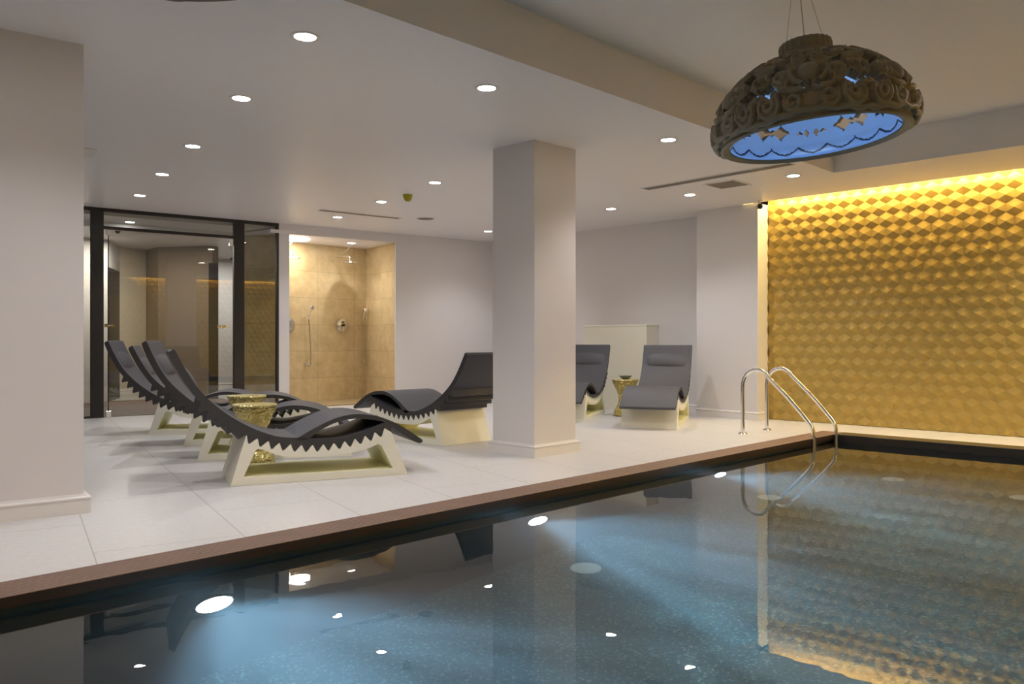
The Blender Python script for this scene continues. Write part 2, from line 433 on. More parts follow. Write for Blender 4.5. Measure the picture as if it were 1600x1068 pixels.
# pool lamps in the long wall
for i, (x, lab) in enumerate([(1.83, 'round white underwater lamp nearest the left column'), (4.16, 'round white underwater lamp in the middle of the long pool wall'), (6.60, 'round white underwater lamp near the pool ladder')]):
    t = empty('pool_lamp', (x, PY+.028, -.60)); tag(t, lab, 'pool lamp', 'underwater lamps in the long pool wall')
    mt = Matrix.Rotation(math.radians(90), 4, 'X')
    bm = bmesh.new(); lathe(bm, [(.092, 0), (.104, 0), (.107, .010), (.102, .016), (.094, .016), (.092, .01)], 32, mt)
    obj('lamp_ring', bm, M['steel'], t, smooth=True)
    bm = bmesh.new(); lathe(bm, [(.0, .030), (.05, .028), (.082, .022), (.094, .014)], 32, mt)
    obj('lamp_lens', bm, M['poollens'], t)
    s = light('pool_spot', 'SPOT', (0, -.06, 0), t, energy=POOLLAMP_W, color=(0.42, 0.76, 1.0), spot_size=math.radians(88), spot_blend=1.0, shadow_soft_size=.05)
    s.rotation_euler = (math.radians(92), 0, math.radians(180))
    s.data.use_nodes = True; nt = s.data.node_tree; e = nt.nodes['Emission']
    tc = nt.nodes.new('ShaderNodeTexCoord'); mp = nt.nodes.new('ShaderNodeMapping'); mp.inputs['Scale'].default_value = (9, 9, 9)
    nz = nt.nodes.new('ShaderNodeTexNoise'); nz.inputs['Detail'].default_value = 3; nz.inputs['Scale'].default_value = 1
    rp = nt.nodes.new('ShaderNodeMapRange'); rp.inputs['From Min'].default_value = .42; rp.inputs['From Max'].default_value = .68; rp.inputs['To Min'].default_value = .08; rp.inputs['To Max'].default_value = 4
    nt.links.new(tc.outputs['Normal'], mp.inputs[0]); nt.links.new(mp.outputs[0], nz.inputs[0]); nt.links.new(nz.outputs[0], rp.inputs[0]); nt.links.new(rp.outputs[0], e.inputs['Strength'])
# return inlets on the pool floor
def refr(x, y, z):
    """floor point seen through the water surface at (x, y)"""
    r = math.hypot(x, y); tani = r/(EYE-WZ); si = math.sin(math.atan(tani))/1.333; tt = math.tan(math.asin(si))
    k = 1 + (WZ-z)*tt/r; return x*k, y*k
for i, (sx, sy) in enumerate([(3.137, 2.562), (5.472, 2.776), (6.886, 2.418), (6.717, 1.472)]):
    x, y = refr(sx, sy, d0+.01)
    bm = bmesh.new(); lathe(bm, [(0, .012), (.085, .012), (.10, .006), (.105, 0)], 28)
    o = obj('pool_inlet', bm, M['inlet'], smooth=True); o.location = (x, y, d0)
    tag(o, ['pale round inlet on the pool floor nearest the camera', 'pale round inlet on the pool floor below the ladder reflection', 'pale round inlet on the pool floor near the far granite edge', 'pale round inlet on the pool floor at the right edge'][i], 'pool inlet', 'inlets on the pool floor')

# ladder
lad = empty('pool_ladder', (8.66, 4.3, 0)); tag(lad, 'chrome pool ladder with two arched handrails at the pool corner', 'ladder')
for dx in (-.28, .29):
    pts = [(dx, .27, 0), (dx, .27, .50)]
    # arch
    for k in range(1, 11):
        a = math.pi - math.radians(148)*k/10
        pts.append((dx, .27-.17+ -.17*math.cos(a)*-1*-1 if False else .27-.17-.17*math.cos(a), .53+.19*math.sin(a))) if False else pts.append((dx, .10+.17*math.cos(math.radians(148)*k/10), .54+.19*math.sin(math.radians(148)*k/10)))
    pts += [(dx, -.28, .42), (dx, -.49, .19), (dx, -.535, .12), (dx, -.55, .04), (dx, -.55, -.12), (dx, -.55, -1.05)]
    # smooth
    P = [Vector(p) for p in pts]; Q = []
    for i in range(len(P)-1):
        p0, p1, p2, p3 = P[max(i-1, 0)], P[i], P[i+1], P[min(i+2, len(P)-1)]
        for k in range(4):
            t = k/4
            Q.append(.5*((2*p1)+(p2-p0)*t+(2*p0-5*p1+4*p2-p3)*t*t+(3*p1-p0-3*p2+p3)*t**3))
    Q.append(P[-1])
    bm = bmesh.new(); tube(bm, Q, .0215, 16)
    r = obj('handrail', bm, M['chrome'], lad, smooth=True)
    bm = bmesh.new(); lathe(bm, [(.022, .0), (.05, 0.0), (.052, .006), (.03, .022), (.022, .024)], 24, Matrix.Translation((dx, .27, 0)))
    obj('floor_flange', bm, M['chrome'], r, smooth=True)
for zz in (-.32, -.60, -.88):
    bm = bmesh.new(); box(bm, -.28, .29, -.59, -.51, zz-.012, zz+.012); obj('step', bm, M['steel'], lad, bevel=.004)

# ------------------------------------------------------------------ glazed storefront
def gp(x, off=0): return Vector((x, GL(x)+off, 0))
gd = Vector((1, -.158, 0)).normalized(); gang = math.atan2(gd.y, gd.x)
win = empty('window_1', (XA, GL(XA), 0), gang)
glen = (XB-XA)/gd.x
def gx(x): return (x-XA)/gd.x    # local x along the glazing
def gbox(name, x0, x1, z0, z1, m, parent, y0=-.0, y1=.07, bevel=.003):
    bm = bmesh.new(); box(bm, gx(x0), gx(x1), y0, y1, z0, z1); return obj(name, bm, m, parent, bevel=bevel)
struct(win, 'black framed glass partition beside the entrance', 'glass partition')
gbox('frame_post', 3.90, 4.055, 0, CE-.045, M['black'], win)
gbox('frame_post', 5.80, 5.955, 0, CE-.045, M['black'], win)
gbox('frame_post', 6.445, XB, 0, CE-.045, M['black'], win)
gbox('frame_post', XA, XA+.05, 0, CE-.045, M['black'], win)
gbox('frame_header', XA, XB, CE-.045, CE, M['black'], win)
gbox('frame_transom', 4.055, 5.80, 2.575, 2.615, M['black'], win)
gbox('frame_sill', XA+.05, 3.90, 0, .03, M['black'], win)
gbox('frame_sill', 5.955, 6.445, 0, .03, M['black'], win)
gbox('glass_pane', XA+.05, 3.90, .03, CE-.045, M['pane'], win, .03, .04, 0)
gbox('glass_pane', 5.955, 6.445, .03, CE-.045, M['pane'], win, .03, .04, 0)
gbox('glass_pane', 4.055, 5.80, 2.615, CE-.045, M['pane'], win, .03, .04, 0)
gbox('glass_pane', 4.06, 4.115, 0.01, 2.57, M['pane'], win, .03, .04, 0)
door = empty('door_1', (XA, GL(XA), 0), gang); struct(door, 'frameless glass entrance door between black posts', 'door')
gbox('glass_pane', 4.125, 5.79, .012, 2.57, M['pane'], door, .03, .04, 0)
gbox('door_edge', 4.112, 4.122, .012, 2.57, M['black_rubber'], door, .028, .042, 0)
for x, z0, z1 in ((4.09, 0.004, .085), (5.74, 2.47, 2.57), (4.09, 2.49, 2.57)):
    gbox('patch_fitting', x, x+.06, z0, z1, M['chrome'], door, .022, .048)
for x in (4.06, 5.56):
    bm = bmesh.new()
    for s in (0, 1):
        box(bm, gx(x+.03+.07*s)-.022, gx(x+.03+.07*s)+.022, .0, .028, 1.235, 1.28)
    tube(bm, [(gx(x+.03), .014, 1.257), (gx(x+.10), .014, 1.257)], .007, 8)
    obj('door_fitting', bm, M['chrome'], door)
# corridor behind the glass
bm = bmesh.new()
prism(bm, [(XA-1.2, GL(XA-1.2)+.001), (6.6, GL(6.6)+.001), (7.4, 14.2), (8.6, 17.6), (XA-1.2, 17.6)], -.2, -.001)
struct(obj('floor_corridor', bm, M['tile']))
bm = bmesh.new(); prism(bm, [(3.2, GL(3.2)+.08), (6.42, GL(6.42)+.08), (6.9, 14.2), (5.9, 14.8), (4.4, 14.9)], 0, .006)
o = obj('entrance_mat', bm, M['darkfloor']); tag(o, 'wide brown entrance mat behind the glass door', 'mat')
bm = bmesh.new(); prism(bm, [(XA-1.2, GL(XA-1.2)+.15), (6.5, GL(6.5)+.15), (7.4, 14.2), (8.6, 17.6), (XA-1.2, 17.6)], 2.78, 2.83)
# dropped beam inside
prism(bm, [(XA-.4, 12.9), (7.0, 12.2), (7.05, 12.5), (XA-.4, 13.2)], 2.70, 2.78)
struct(obj('ceiling_corridor', bm, M['ceiling']))
# beige block wall and brown wall inside
TT = math.radians(44.4)
def uw(u, Y):
    X = (u-800)/1275*Y; return (X*math.sin(TT)+Y*math.cos(TT), -X*math.cos(TT)+Y*math.sin(TT))
bm = bmesh.new(); a, b = uw(186, 15.0), uw(228, 15.6); c = uw(243, 14.6)
wallseg(bm, a, b, .3, 0, 2.78); o = obj('wall_corridor', bm, M['creamroom']); struct(o)
struct(skirting('baseboard_corridor', [a, b], False, .16))
bm = bmesh.new(); e = uw(332, 14.9)
wallseg(bm, b, uw(247, 15.1), .2, 0, 2.78); wallseg(bm, uw(247, 15.1), e, .2, 0, 2.78)
struct(obj('wall_corridor_brown', bm, M['brownroom']))
bm = bmesh.new(); f = uw(342, 15.0)
wallseg(bm, uw(326, 14.7), uw(341, 14.75), .12, 0, 2.45)
o = obj('door_3', bm, M['darkdoor']); struct(o, 'dark door jamb behind the glass entrance', 'door')
bm = bmesh.new(); wallseg(bm, uw(338, 17.3), uw(470, 18.0), .1, 0, 2.78)
struct(obj('wall_corridor_end', bm, M['wall'])); struct(skirting('baseboard_corridor_end', [uw(338, 17.3), uw(470, 18.0)], False, .16))
bm = bmesh.new(); p0, p1 = uw(168, 14.0), uw(187, 15.0)
wallseg(bm, p0, p1, .1, 0, 2.32)
d2 = obj('door_2', bm, M['darkdoor']); struct(d2, 'dark doorway in the corridor behind the glass', 'door')
bm = bmesh.new(); wallseg(bm, p0, p1, .1, 2.32, 2.78); wallseg(bm, uw(100, 13.4), p0, .1, 0, 2.78)
struct(obj('wall_corridor_left', bm, M['wall']))
bm = bmesh.new(); wallseg(bm, (6.62, GL(6.62)+.14), (7.45, 14.2), .1, 0, CE)
struct(obj('wall_corridor_right', bm, M['wall']))
light('corridor_fill', 'AREA', uw(205, 13.6)+(2.74,), energy=48, size=.5, color=(1, .9, .78))  # added area light to brighten the beige wall, no fitting behind it
light('corridor_fill_end', 'AREA', uw(352, 16.3)+(2.74,), energy=40, size=.4, color=(1, .95, .9))  # second added area light, lifts the pale end wall
# dark bar furniture seen through the left sliver

# ------------------------------------------------------------------ shower niche
def stone_wall(name, p, q, t, z0, z1):
    bm = bmesh.new(); d = Vector((q[0]-p[0], q[1]-p[1])).normalized(); n = Vector((-d.y, d.x))*t
    L = math.hypot(q[0]-p[0], q[1]-p[1])
    wallseg(bm, p, q, t, z0, z1)
    uv = bm.loops.layers.uv.new('UVMap')
    for f in bm.faces:
        for l in f.loops:
            u = (l.vert.co.x-p[0])*d.x+(l.vert.co.y-p[1])*d.y; l[uv].uv = (u+.12, l.vert.co.z+.04)
    return struct(obj(name, bm, M['stone'], recalc=True))
SB0, SB1 = (6.3, 12.21), (8.72, 12.24)     # niche back wall
stone_wall('wall_shower_back', SB0, SB1, .1, 0, HS)
stone_wall('wall_shower_right', SB1, (XS1, GL(XS1)+.031), .1, 0, HS)
stone_wall('wall_shower_left', (XS0, GL(XS0)+.14), SB0, .1, 0, HS)
bm = bmesh.new(); prism(bm, [(XS0-.3, GL(XS0)+.031), (XS1+.35, GL(XS1)+.031), (8.85, 12.35), (6.2, 12.35)], HS, HS+.05)
struct(obj('ceiling_shower', bm, M['ceiling']))
bm = bmesh.new(); prism(bm, [(XS0, GL(XS0)), (XS1, GL(XS1)), (8.74, 12.25), (6.3, 12.25)], -.2, .02)
struct(obj('floor_shower', bm, M['stone']))
def onwall(u, v, y):      # point on the niche back plane y=const under pixel-free coordinates
    return u, y, v
def rain_head(x, y, z, r, label, lean):
    t = empty('rain_shower_head', (x, y, z)); tag(t, label, 'shower head', 'rain shower heads in the niche')
    bm = bmesh.new(); lathe(bm, [(0, 0), (r, 0), (r*1.02, .008), (r*.95, .018), (.02, .026), (.016, .05), (0, .05)], 32)
    obj('head_plate', bm, M['chrome'], t, smooth=True)
    bm = bmesh.new(); tube(bm, [(0, 0, .04), (0, 0, .09), (-.01, .03, .12), (-.03, .30, .12), (-.03, 12.20-y, .12)], .011, 10)
    obj('shower_arm', bm, M['chrome'], t, smooth=True)
    bm = bmesh.new(); tube(bm, [(-.03, .28, .12), (.06, .02, HS-z)], .008, 8); obj('support_rod', bm, M['chrome'], t, smooth=True)
    return t
# positions found on the niche plane
def niche(u, v, back=0.0):
    X = (u-800)/1275; rx, ry = X*math.sin(TT)+math.cos(TT), -X*math.cos(TT)+math.sin(TT)
    Y = (12.20-back)/ry; return rx*Y, 12.20-back, EYE-(v-532)*Y/1275
p = niche(547, 411, .38); rain_head(p[0], p[1], p[2], .125, 'chrome rain shower head on its arm near the niche corner', 0)
p = niche(457, 404, .38); rain_head(p[0], p[1], p[2], .125, 'chrome rain shower head at the left edge of the niche', 0)
# bright ceiling panel and spot
p = niche(463, 376, .42)
bm = bmesh.new(); lathe(bm, [(0, 0), (.24, 0), (.26, .012), (.26, .02)], 40)
o = obj('ceiling_panel_light', bm, M['panel_glow'], smooth=True); o.location = (p[0]-.02, p[1]+.05, HS-.021)
tag(o, 'round glowing ceiling panel inside the shower niche', 'light')
light('shower_panel_lamp', 'AREA', (p[0]+.05, p[1]+.05, HS-.04), o if False else None, energy=14, size=.4, shape='DISK', color=(1, .86, .66))
# mixer
p = niche(535, 508)
t = empty('shower_mixer', p); tag(t, 'round chrome mixer plate with a small lever on the stone wall', 'shower mixer')
my = Matrix.Rotation(math.radians(90), 4, 'X')
bm = bmesh.new(); lathe(bm, [(0, .014), (.105, .014), (.118, .006), (.12, 0)], 32, my); obj('plate', bm, M['steel'], t, smooth=True)
bm = bmesh.new(); lathe(bm, [(0, .05), (.024, .05), (.028, .02), (.028, .01)], 20, my); k = obj('knob', bm, M['black_rubber'], t, smooth=True)
bm = bmesh.new(); lathe(bm, [(0, .04), (.014, .04), (.016, .01)], 16, Matrix.Translation((.0, 0, .055)) @ my); obj('diverter', bm, M['black_rubber'], t, smooth=True)
bm = bmesh.new(); tube(bm, [(0, -.045, -.01), (-.012, -.06, -.11)], .007, 8); obj('lever', bm, M['chrome'], t, smooth=True)
bm = bmesh.new()
p = niche(451, 507)
t = empty('shower_mixer', p); tag(t, 'chrome mixer plate half hidden at the left jamb of the niche', 'shower mixer')
bm = bmesh.new(); lathe(bm, [(0, .014), (.105, .014), (.118, .006), (.12, 0)], 32, my); obj('plate', bm, M['steel'], t, smooth=True)
# hand showers
def hand(u, v, vo, uo, label, plain=False):
    p = niche(u, v); t = empty('hand_shower', p); tag(t, label, 'hand shower', 'hand showers in the niche')
    bm = bmesh.new(); tube(bm, [(0, -.03, -.16), (.005, -.05, -.06), (.02, -.075, .02)], [.010, .011, .012], 10)
    lathe(bm, [(0, .02), (.028, .02), (.04, .0), (.03, -.02), (0, -.02)], 20, Matrix.Translation((.03, -.085, .04)) @ Matrix.Rotation(math.radians(70), 4, 'X'))
    obj('handset', bm, M['chrome'], t, smooth=True)
    bm = bmesh.new(); tube(bm, [(0, 0, -.10), (0, -.045, -.10)], .014, 12); obj('holder', bm, M['chrome'], t, smooth=True)
    q = niche(uo, vo); q = Vector(q)-Vector(p)
    pts = []
    for k in range(41):
        a = k/40; z = -.16+(q.z+.16)*a - math.sin(a*math.pi)*(.32 if not plain else .12)
        pts.append(((q.x*a) + (.06 if not plain else .01)*math.sin(a*math.pi*1.0)*(1 if a > .5 else 1), -.03, z))
    bm = bmesh.new(); tube(bm, pts, .010, 8); obj('hose', bm, M['steel'], t, smooth=True)
    bm = bmesh.new(); lathe(bm, [(0, .04), (.018, .04), (.024, .0)], 16, Matrix.Translation(q) @ my); obj('wall_outlet', bm, M['chrome'], t, smooth=True)
hand(481, 484, 569, 477, 'chrome hand shower with a looping hose on the stone wall')
hand(565, 487, 565, 566, 'chrome hand shower in the niche corner with a straight hose', True)

# ------------------------------------------------------------------ ceiling fittings
def downlight(x, y, z, label=None, w=1.0, cone=125):
    t = empty('ceiling_downlight', (x, y, z))
    bm = bmesh.new(); lathe(bm, [(.062, .0), (.062, -.002), (.066, -.006), (.085, -.005), (.088, .0)], 28); obj('trim_ring', bm, M['white'], t, smooth=True)
    bm = bmesh.new(); lathe(bm, [(0, -.004), (.062, -.003)], 28); obj('lamp_disc', bm, M['lens'], t)
    light('downlight_beam', 'SPOT', (0, 0, -.02), t, energy=DOWN_W*w, color=(1, .985, .995), spot_size=math.radians(cone), spot_blend=0.9, shadow_soft_size=.025)
    tag(t, label or 'small round white downlight recessed in the low ceiling', 'ceiling light', 'recessed ceiling downlights')
    return t
DL = [((2.61, 4.28), 'round downlight nearest the camera in the front row of the low ceiling'),
      ((2.94, 5.71), 'second downlight from the front in the left diagonal row'),
      ((3.35, 7.44), 'third downlight from the front in the left diagonal row'),
      ((3.68, 8.93), 'fourth downlight from the front in the left diagonal row'),
      ((4.02, 10.43), 'last downlight of the left diagonal row, just before the glass partition'),
      ((4.05, 4.22), 'downlight beside the raised ceiling edge, left of the pillar top'),
      ((6.24, 4.14), 'downlight beside the raised ceiling edge, right of the pillar top'),
      ((6.06, 7.17), 'downlight just left of the pillar, nearest the yellow detector on its right'),
      ((6.41, 8.66), 'downlight left of the yellow detector'),
      ((6.76, 10.2), 'downlight behind the slot vent, in front of the shower niche'),
      ((8.96, 6.87), 'downlight right of the pillar, in front of the alcove wall'),
      ((8.78, 5.51), 'downlight between the long vent and the square ceiling hatch'),
      ((8.56, 4.06), 'downlight below the hanging dome lamp, by the gold wall'),
      ((9.37, 9.73), 'downlight half hidden by the left side of the pillar')]
for (x, y), lab in DL: downlight(x, y, CE, lab)
ordn = ['first', 'second', 'third', 'fourth', 'fifth']
for i, (x, y) in enumerate(((1.2, 4.3), (-.5, 4.3), (-2.2, 4.3))):  # fill lamps added out of view, continuing the front row
    downlight(x, y, CE, ordn[i] + ' added fill downlight left of the picture in the low ceiling by the pool edge', w=.85)
for i, (x, y) in enumerate(((9.3, 1.5), (9.3, -.6))):  # unseen lamps assumed here, lighting the gold wall and deck
    downlight(x, y, CE, ordn[i] + ' assumed unseen downlight right of the picture in front of the gold wall')
for i, (x, y) in enumerate(((6.8, .2), (-1.5, .2))):  # wide fill lamps added out of view to lift the raised ceiling area
    downlight(x, y, RC, ordn[i] + ' added fill downlight in the raised ceiling, outside the picture', w=2.0, cone=165)
t = downlight(niche(543, 379, .42)[0], niche(543, 379, .42)[1]-.12, HS, 'small downlight in the shower niche ceiling', w=.45)
t = downlight(niche(463, 379, .42)[0], 11.75, HS, 'second small downlight in the shower niche ceiling, beside the glowing panel', w=.35) if False else t
downlight(4.6, 12.3, 2.78, 'small downlight behind the glass partition', w=.3)

def slot(name, p, q, wd, label, n=3):
    p, q = Vector(p), Vector(q); d = q-p; L = d.length; t = empty(name, ((p.x+q.x)/2, (p.y+q.y)/2, CE), math.atan2(d.y, d.x)); tag(t, label, 'ceiling vent')
    bm = bmesh.new(); box(bm, -L/2, L/2, -wd/2, wd/2, -.004, -.001); obj('vent_slot', bm, M['grille'], t)
    bm = bmesh.new()
    box(bm, -L/2-.01, L/2+.01, -wd/2-.012, -wd/2, -.008, 0); box(bm, -L/2-.01, L/2+.01, wd/2, wd/2+.012, -.008, 0)
    obj('vent_frame', bm, M['white'], t)
    bm = bmesh.new()
    for k in range(1, n): box(bm, -L/2, L/2, -wd/2+wd*k/n-.003, -wd/2+wd*k/n+.003, -.007, -.001)
    obj('vent_blade', bm, M['steel'], t)
slot('slot_vent', (6.22, 9.80), (7.45, 9.64), .10, 'thin dark slot vent in the ceiling before the shower niche')
slot('slot_vent', (8.07, 5.68), (7.95, 3.80), .13, 'long dark slot vent in the ceiling running behind the dome lamp')
bm = bmesh.new(); box(bm, -.18, .18, -.18, .18, -.006, 0); 
t = empty('ceiling_hatch', (8.49, 4.83, CE), math.radians(0)); tag(t, 'square grey grille panel in the ceiling left of the gold wall', 'ceiling panel')
obj('grille', bm, M['grille'], t)
bm = bmesh.new()
for a, b, c, d in ((-.2, .2, -.2, -.18), (-.2, .2, .18, .2), (-.2, -.18, -.18, .18), (.18, .2, -.18, .18)): box(bm, a, b, c, d, -.008, 0)
obj('frame', bm, M['white'], t)
def ceil_pt(u, v, z=CE):
    Y = 1275*(EYE-z)/(v-532); return uw(u, Y)
x, y = ceil_pt(665, 341)
t = empty('ceiling_speaker', (x, y, CE)); tag(t, 'round grey ceiling speaker grille before the plain back wall', 'speaker')
bm = bmesh.new(); lathe(bm, [(0, -.006), (.12, -.006), (.125, -.001)], 28); obj('grille', bm, M['grille'], t)
bm = bmesh.new(); lathe(bm, [(.12, -.008), (.138, -.006), (.14, 0)], 28); obj('rim', bm, M['white'], t)
x, y = ceil_pt(637, 304)
t = empty('smoke_detector', (x, y, CE)); tag(t, 'yellow capped detector on the ceiling', 'detector')
bm = bmesh.new(); lathe(bm, [(.062, 0), (.062, -.012), (.058, -.018)], 24); obj('mount', bm, M['yellow'], t, smooth=True)
bm = bmesh.new(); lathe(bm, [(.056, -.018), (.052, -.05), (.03, -.082), (0, -.088)], 24); obj('cap', bm, M['yellow'], t, smooth=True)
# access hatch behind the left column
t = empty('ceiling_hatch', (2.70, 8.43, CE), math.radians(-14)); tag(t, 'ceiling hatch corner peeking out behind the left column', 'ceiling panel')
bm = bmesh.new(); box(bm, -.3, .12, -.2, .2, -.01, 0); obj('panel', bm, M['white'], t)
# bullet camera on the pier
t = empty('security_camera', (9.78, 5.1, CE), 0); tag(t, 'small security camera with a black lens under the ceiling by the pier', 'camera')
bm = bmesh.new(); lathe(bm, [(0, -.055), (.018, -.05), (.02, -.01), (.04, -.006), (.04, 0)], 20); obj('mount', bm, M['white'], t, smooth=True)
cd = Vector((-.75, -.65, -.12)).normalized(); rq = cd.to_track_quat('Z', 'Y').to_matrix().to_4x4()
bm = bmesh.new(); lathe(bm, [(0, -.07), (.034, -.06), (.038, .0), (.036, .05), (.034, .052)], 24, Matrix.Translation((0, 0, -.075)) @ rq); obj('housing', bm, M['steel'], t, smooth=True)
bm = bmesh.new(); lathe(bm, [(0, .062), (.02, .058), (.035, .045)], 24, Matrix.Translation((0, 0, -.075)) @ rq); obj('lens', bm, M['black_rubber'], t, smooth=True)
# camera dome inside the corridor
x, y = ceil_pt(184, 386, 2.70)
x, y = uw(184, 12.6)
t = empty('security_camera', (x, y, 2.78)); tag(t, 'dome camera under the beam behind the glass', 'camera')
bm = bmesh.new(); lathe(bm, [(.05, 0), (.05, -.03), (.042, -.035)], 20); obj('mount', bm, M['white'], t, smooth=True)
bm = bmesh.new(); lathe(bm, [(.042, -.035), (.034, -.062), (.018, -.076), (0, -.08)], 20); obj('lens', bm, M['black_rubber'], t, smooth=True)

# ------------------------------------------------------------------ cabinet in the alcove
t = empty('wall_cabinet', (10.28, 7.9, 0)); tag(t, 'low cream box cabinet against the alcove wall behind the loungers', 'cabinet')
bm = bmesh.new(); box(bm, -.14, .165, -.79, .42, 0, 1.27); obj('body', bm, M['cream'], t, bevel=.004)
bm = bmesh.new(); box(bm, -.145, .167, -.795, .425, 1.27, 1.295); obj('top', bm, M['cream'], t, bevel=.004)

# ------------------------------------------------------------------ loungers
CX, CZ, RR, PT = .62, 1.68, 1.408, .0573
low = [(-.407, .955), (-.382, .896), (-.324, .785), (-.251, .675), (-.176, .583), (-.085, .492), (.022, .41), (.10, .37)]
lowth = [math.atan2(s-CX, CZ-z) for s, z in low]; lowr = [math.hypot(s-CX, CZ-z) for s, z in low]
def rad(th): return RR if th > lowth[-1] else float(np.interp(th, lowth, lowr))
def pol(th, r): return (CX+r*math.sin(th), CZ-r*math.cos(th))
TH0 = -.3667
def zig(k0, k1, gap=0.0):
    """saw-tooth run along the arc, from tooth k0 to k1"""
    P = []
    for k in range(k0, k1):
        a = TH0+k*PT; r = rad(a)
        P += [pol(a, r+gap-.004), pol(a+PT*.22, rad(a+PT*.22)+.030+gap), pol(a+PT*.36, rad(a+PT*.36)+.050+gap), pol(a+PT*.5, rad(a+PT*.5)+.046+gap), pol(a+PT*.85, rad(a+PT*.85)+.006+gap)]
    P.append(pol(TH0+k1*PT, rad(TH0+k1*PT)+gap-.004))
    return P
def catmull(P, k=5):
    P = [Vector(p) for p in P]; Q = []
    for i in range(len(P)-1):
        p0, p1, p2, p3 = P[max(i-1, 0)], P[i], P[i+1], P[min(i+2, len(P)-1)]
        for j in range(k):
            t = j/k; v = .5*((2*p1)+(p2-p0)*t+(2*p0-5*p1+4*p2-p3)*t*t+(3*p1-p0-3*p2+p3)*t**3); Q.append((v.x, v.y))
    Q.append((P[-1].x, P[-1].y)); return Q
LW = .67
def make_lounger():
    t = empty('lounger', (0, 0, 0))
    # base: trapezoid loop with a toothed saddle
    outer = [(0, 0), (1.327, 0), (1.195, .335)] + [p for p in reversed(zig(0, 13, .006))] + [(.108, .36)]
    inner = [(.092, .062), (1.205, .056), (1.115, .235), (1.085, .248), (1.02, .222), (.92, .198), (.80, .184), (.674, .177), (.55, .178), (.422, .186), (.32, .208), (.235, .25), (.195, .262), (.175, .25)]
    bm = bmesh.new(); extr_sz(bm, outer, 0, LW, [inner])
    bmesh.ops.recalc_face_normals(bm, faces=bm.faces)
    for f in bm.faces:
        c = f.calc_center_median()
        if abs(f.normal.y) < .5 and .08 < c.x < 1.215 and .05 < c.z < .262 and any(abs(c.x-(inner[i][0]+inner[(i+1) % len(inner)][0])/2) < .01 and abs(c.z-(inner[i][1]+inner[(i+1) % len(inner)][1])/2) < .01 for i in range(len(inner))):
            f.material_index = 1
    obj('base', bm, [M['cream'], M['olive']], t, bevel=.004)
    # seat shell: back and seat, sweeping into the lower arc under the leg rest
    up = catmull([(-.385, .985), (-.368, .982), (-.31, .868), (-.236, .742), (-.161, .647), (-.055, .55), (.053, .472), (.179, .402), (.307, .352), (.40, .334), (.488, .328)]) + catmull([(.557, .322), (.656, .313), (.781, .312), (.908, .336), (1.038, .375), (1.14, .415)], 4)
    lowb = [(1.175, .412), (1.20, .385)] + list(reversed(zig(-5, 14))) + [p for p in reversed(catmull(low[:4] + [pol(TH0-5*PT-.012, rad(TH0-5*PT-.012))], 4))]
    bm = bmesh.new(); extr_sz(bm, up + lowb + [(-.407, .972)], 0.004, LW-.004)
    bmesh.ops.recalc_face_normals(bm, faces=bm.faces)
    for f in bm.faces:
        if abs(f.normal.y) > .7: f.material_index = 1
    obj('seat_shell', bm, [M['shell'], M['shell_edge']], t, bevel=.003)
    # leg rest: the hump over the lower arc, with its free tail
    top = catmull([(.455, .327), (.488, .333), (.598, .394), (.739, .456), (.848, .483), (.93, .487), (.994, .482), (1.099, .461), (1.215, .414), (1.332, .345), (1.445, .268)], 4)
    bot = catmull([(1.452, .25), (1.433, .239), (1.396, .248), (1.305, .305), (1.2, .384)], 3) + catmull([(1.16, .41), (1.10, .428), (1.029, .441), (.908, .453), (.772, .432), (.656, .382), (.557, .318), (.49, .30)], 4)
    bm = bmesh.new(); extr_sz(bm, top + bot, 0.004, LW-.004)
    bmesh.ops.recalc_face_normals(bm, faces=bm.faces)
    for f in bm.faces:
        if abs(f.normal.y) > .7: f.material_index = 1
    obj('leg_rest', bm, [M['shell'], M['shell_edge']], t, bevel=.003)
    # head cushion bulging from the backrest
    bm = bmesh.new(); n, m_ = 14, 12; grid = []
    A, B = Vector((-.330, .90)), Vector((-.195, .688)); d = B-A; nn = Vector((-d.y, d.x)).normalized()
    if nn.x < 0: nn = -nn
    for i in range(n+1):
        row = []
        for j in range(m_+1):
            u, v = i/n, j/m_; hgt = .034*(math.sin(math.pi*v)**.55)*(math.sin(math.pi*min(max(u, .001), .999))**.35)-.014+.018*v*math.sin(math.pi*u)**.4
            p = A+d*v+nn*hgt; row.append(bm.verts.new((p.x-.012, .035+u*(LW-.07), p.y)))
        grid.append(row)
    for i in range(n):
        for j in range(m_): bm.faces.new((grid[i][j], grid[i+1][j], grid[i+1][j+1], grid[i][j+1]))
    obj('head_cushion', bm, M['shell'], t, smooth=True)
    return t
proto = make_lounger()
def rotated(o, k):
    """tip the sliding shell back by k teeth on the toothed base"""
    d = k*PT
    R = Matrix.Translation((CX, 0, CZ)) @ Matrix.Rotation(d, 4, 'Y') @ Matrix.Translation((-CX, 0, -CZ))
    for ch in o.children:
        if not ch.name.startswith('base'): ch.matrix_local = R @ ch.matrix_local
LG = [((2.777, 5.556), -21.0, 0, 'charcoal wave lounger on a cream toothed base nearest the pool edge'),
      ((3.155, 6.93), -33, 1, 'wave lounger second in the left row, behind the nearest one'),
      ((3.50, 8.0), -27, 0, 'wave lounger third in the left row'),
      ((3.64, 9.21), -33, 1, 'wave lounger at the back of the left row, by the glass partition'),
      ((5.98, 6.17), 90, -1, 'wave lounger turned with its back to the pool, left of the pillar'),
      ((9.08, 7.90), 206, 0, 'wave lounger half hidden behind the right side of the pillar'),
      ((9.14, 6.53), 206, 0, 'wave lounger facing the pool in front of the alcove, right of the gold side table')]
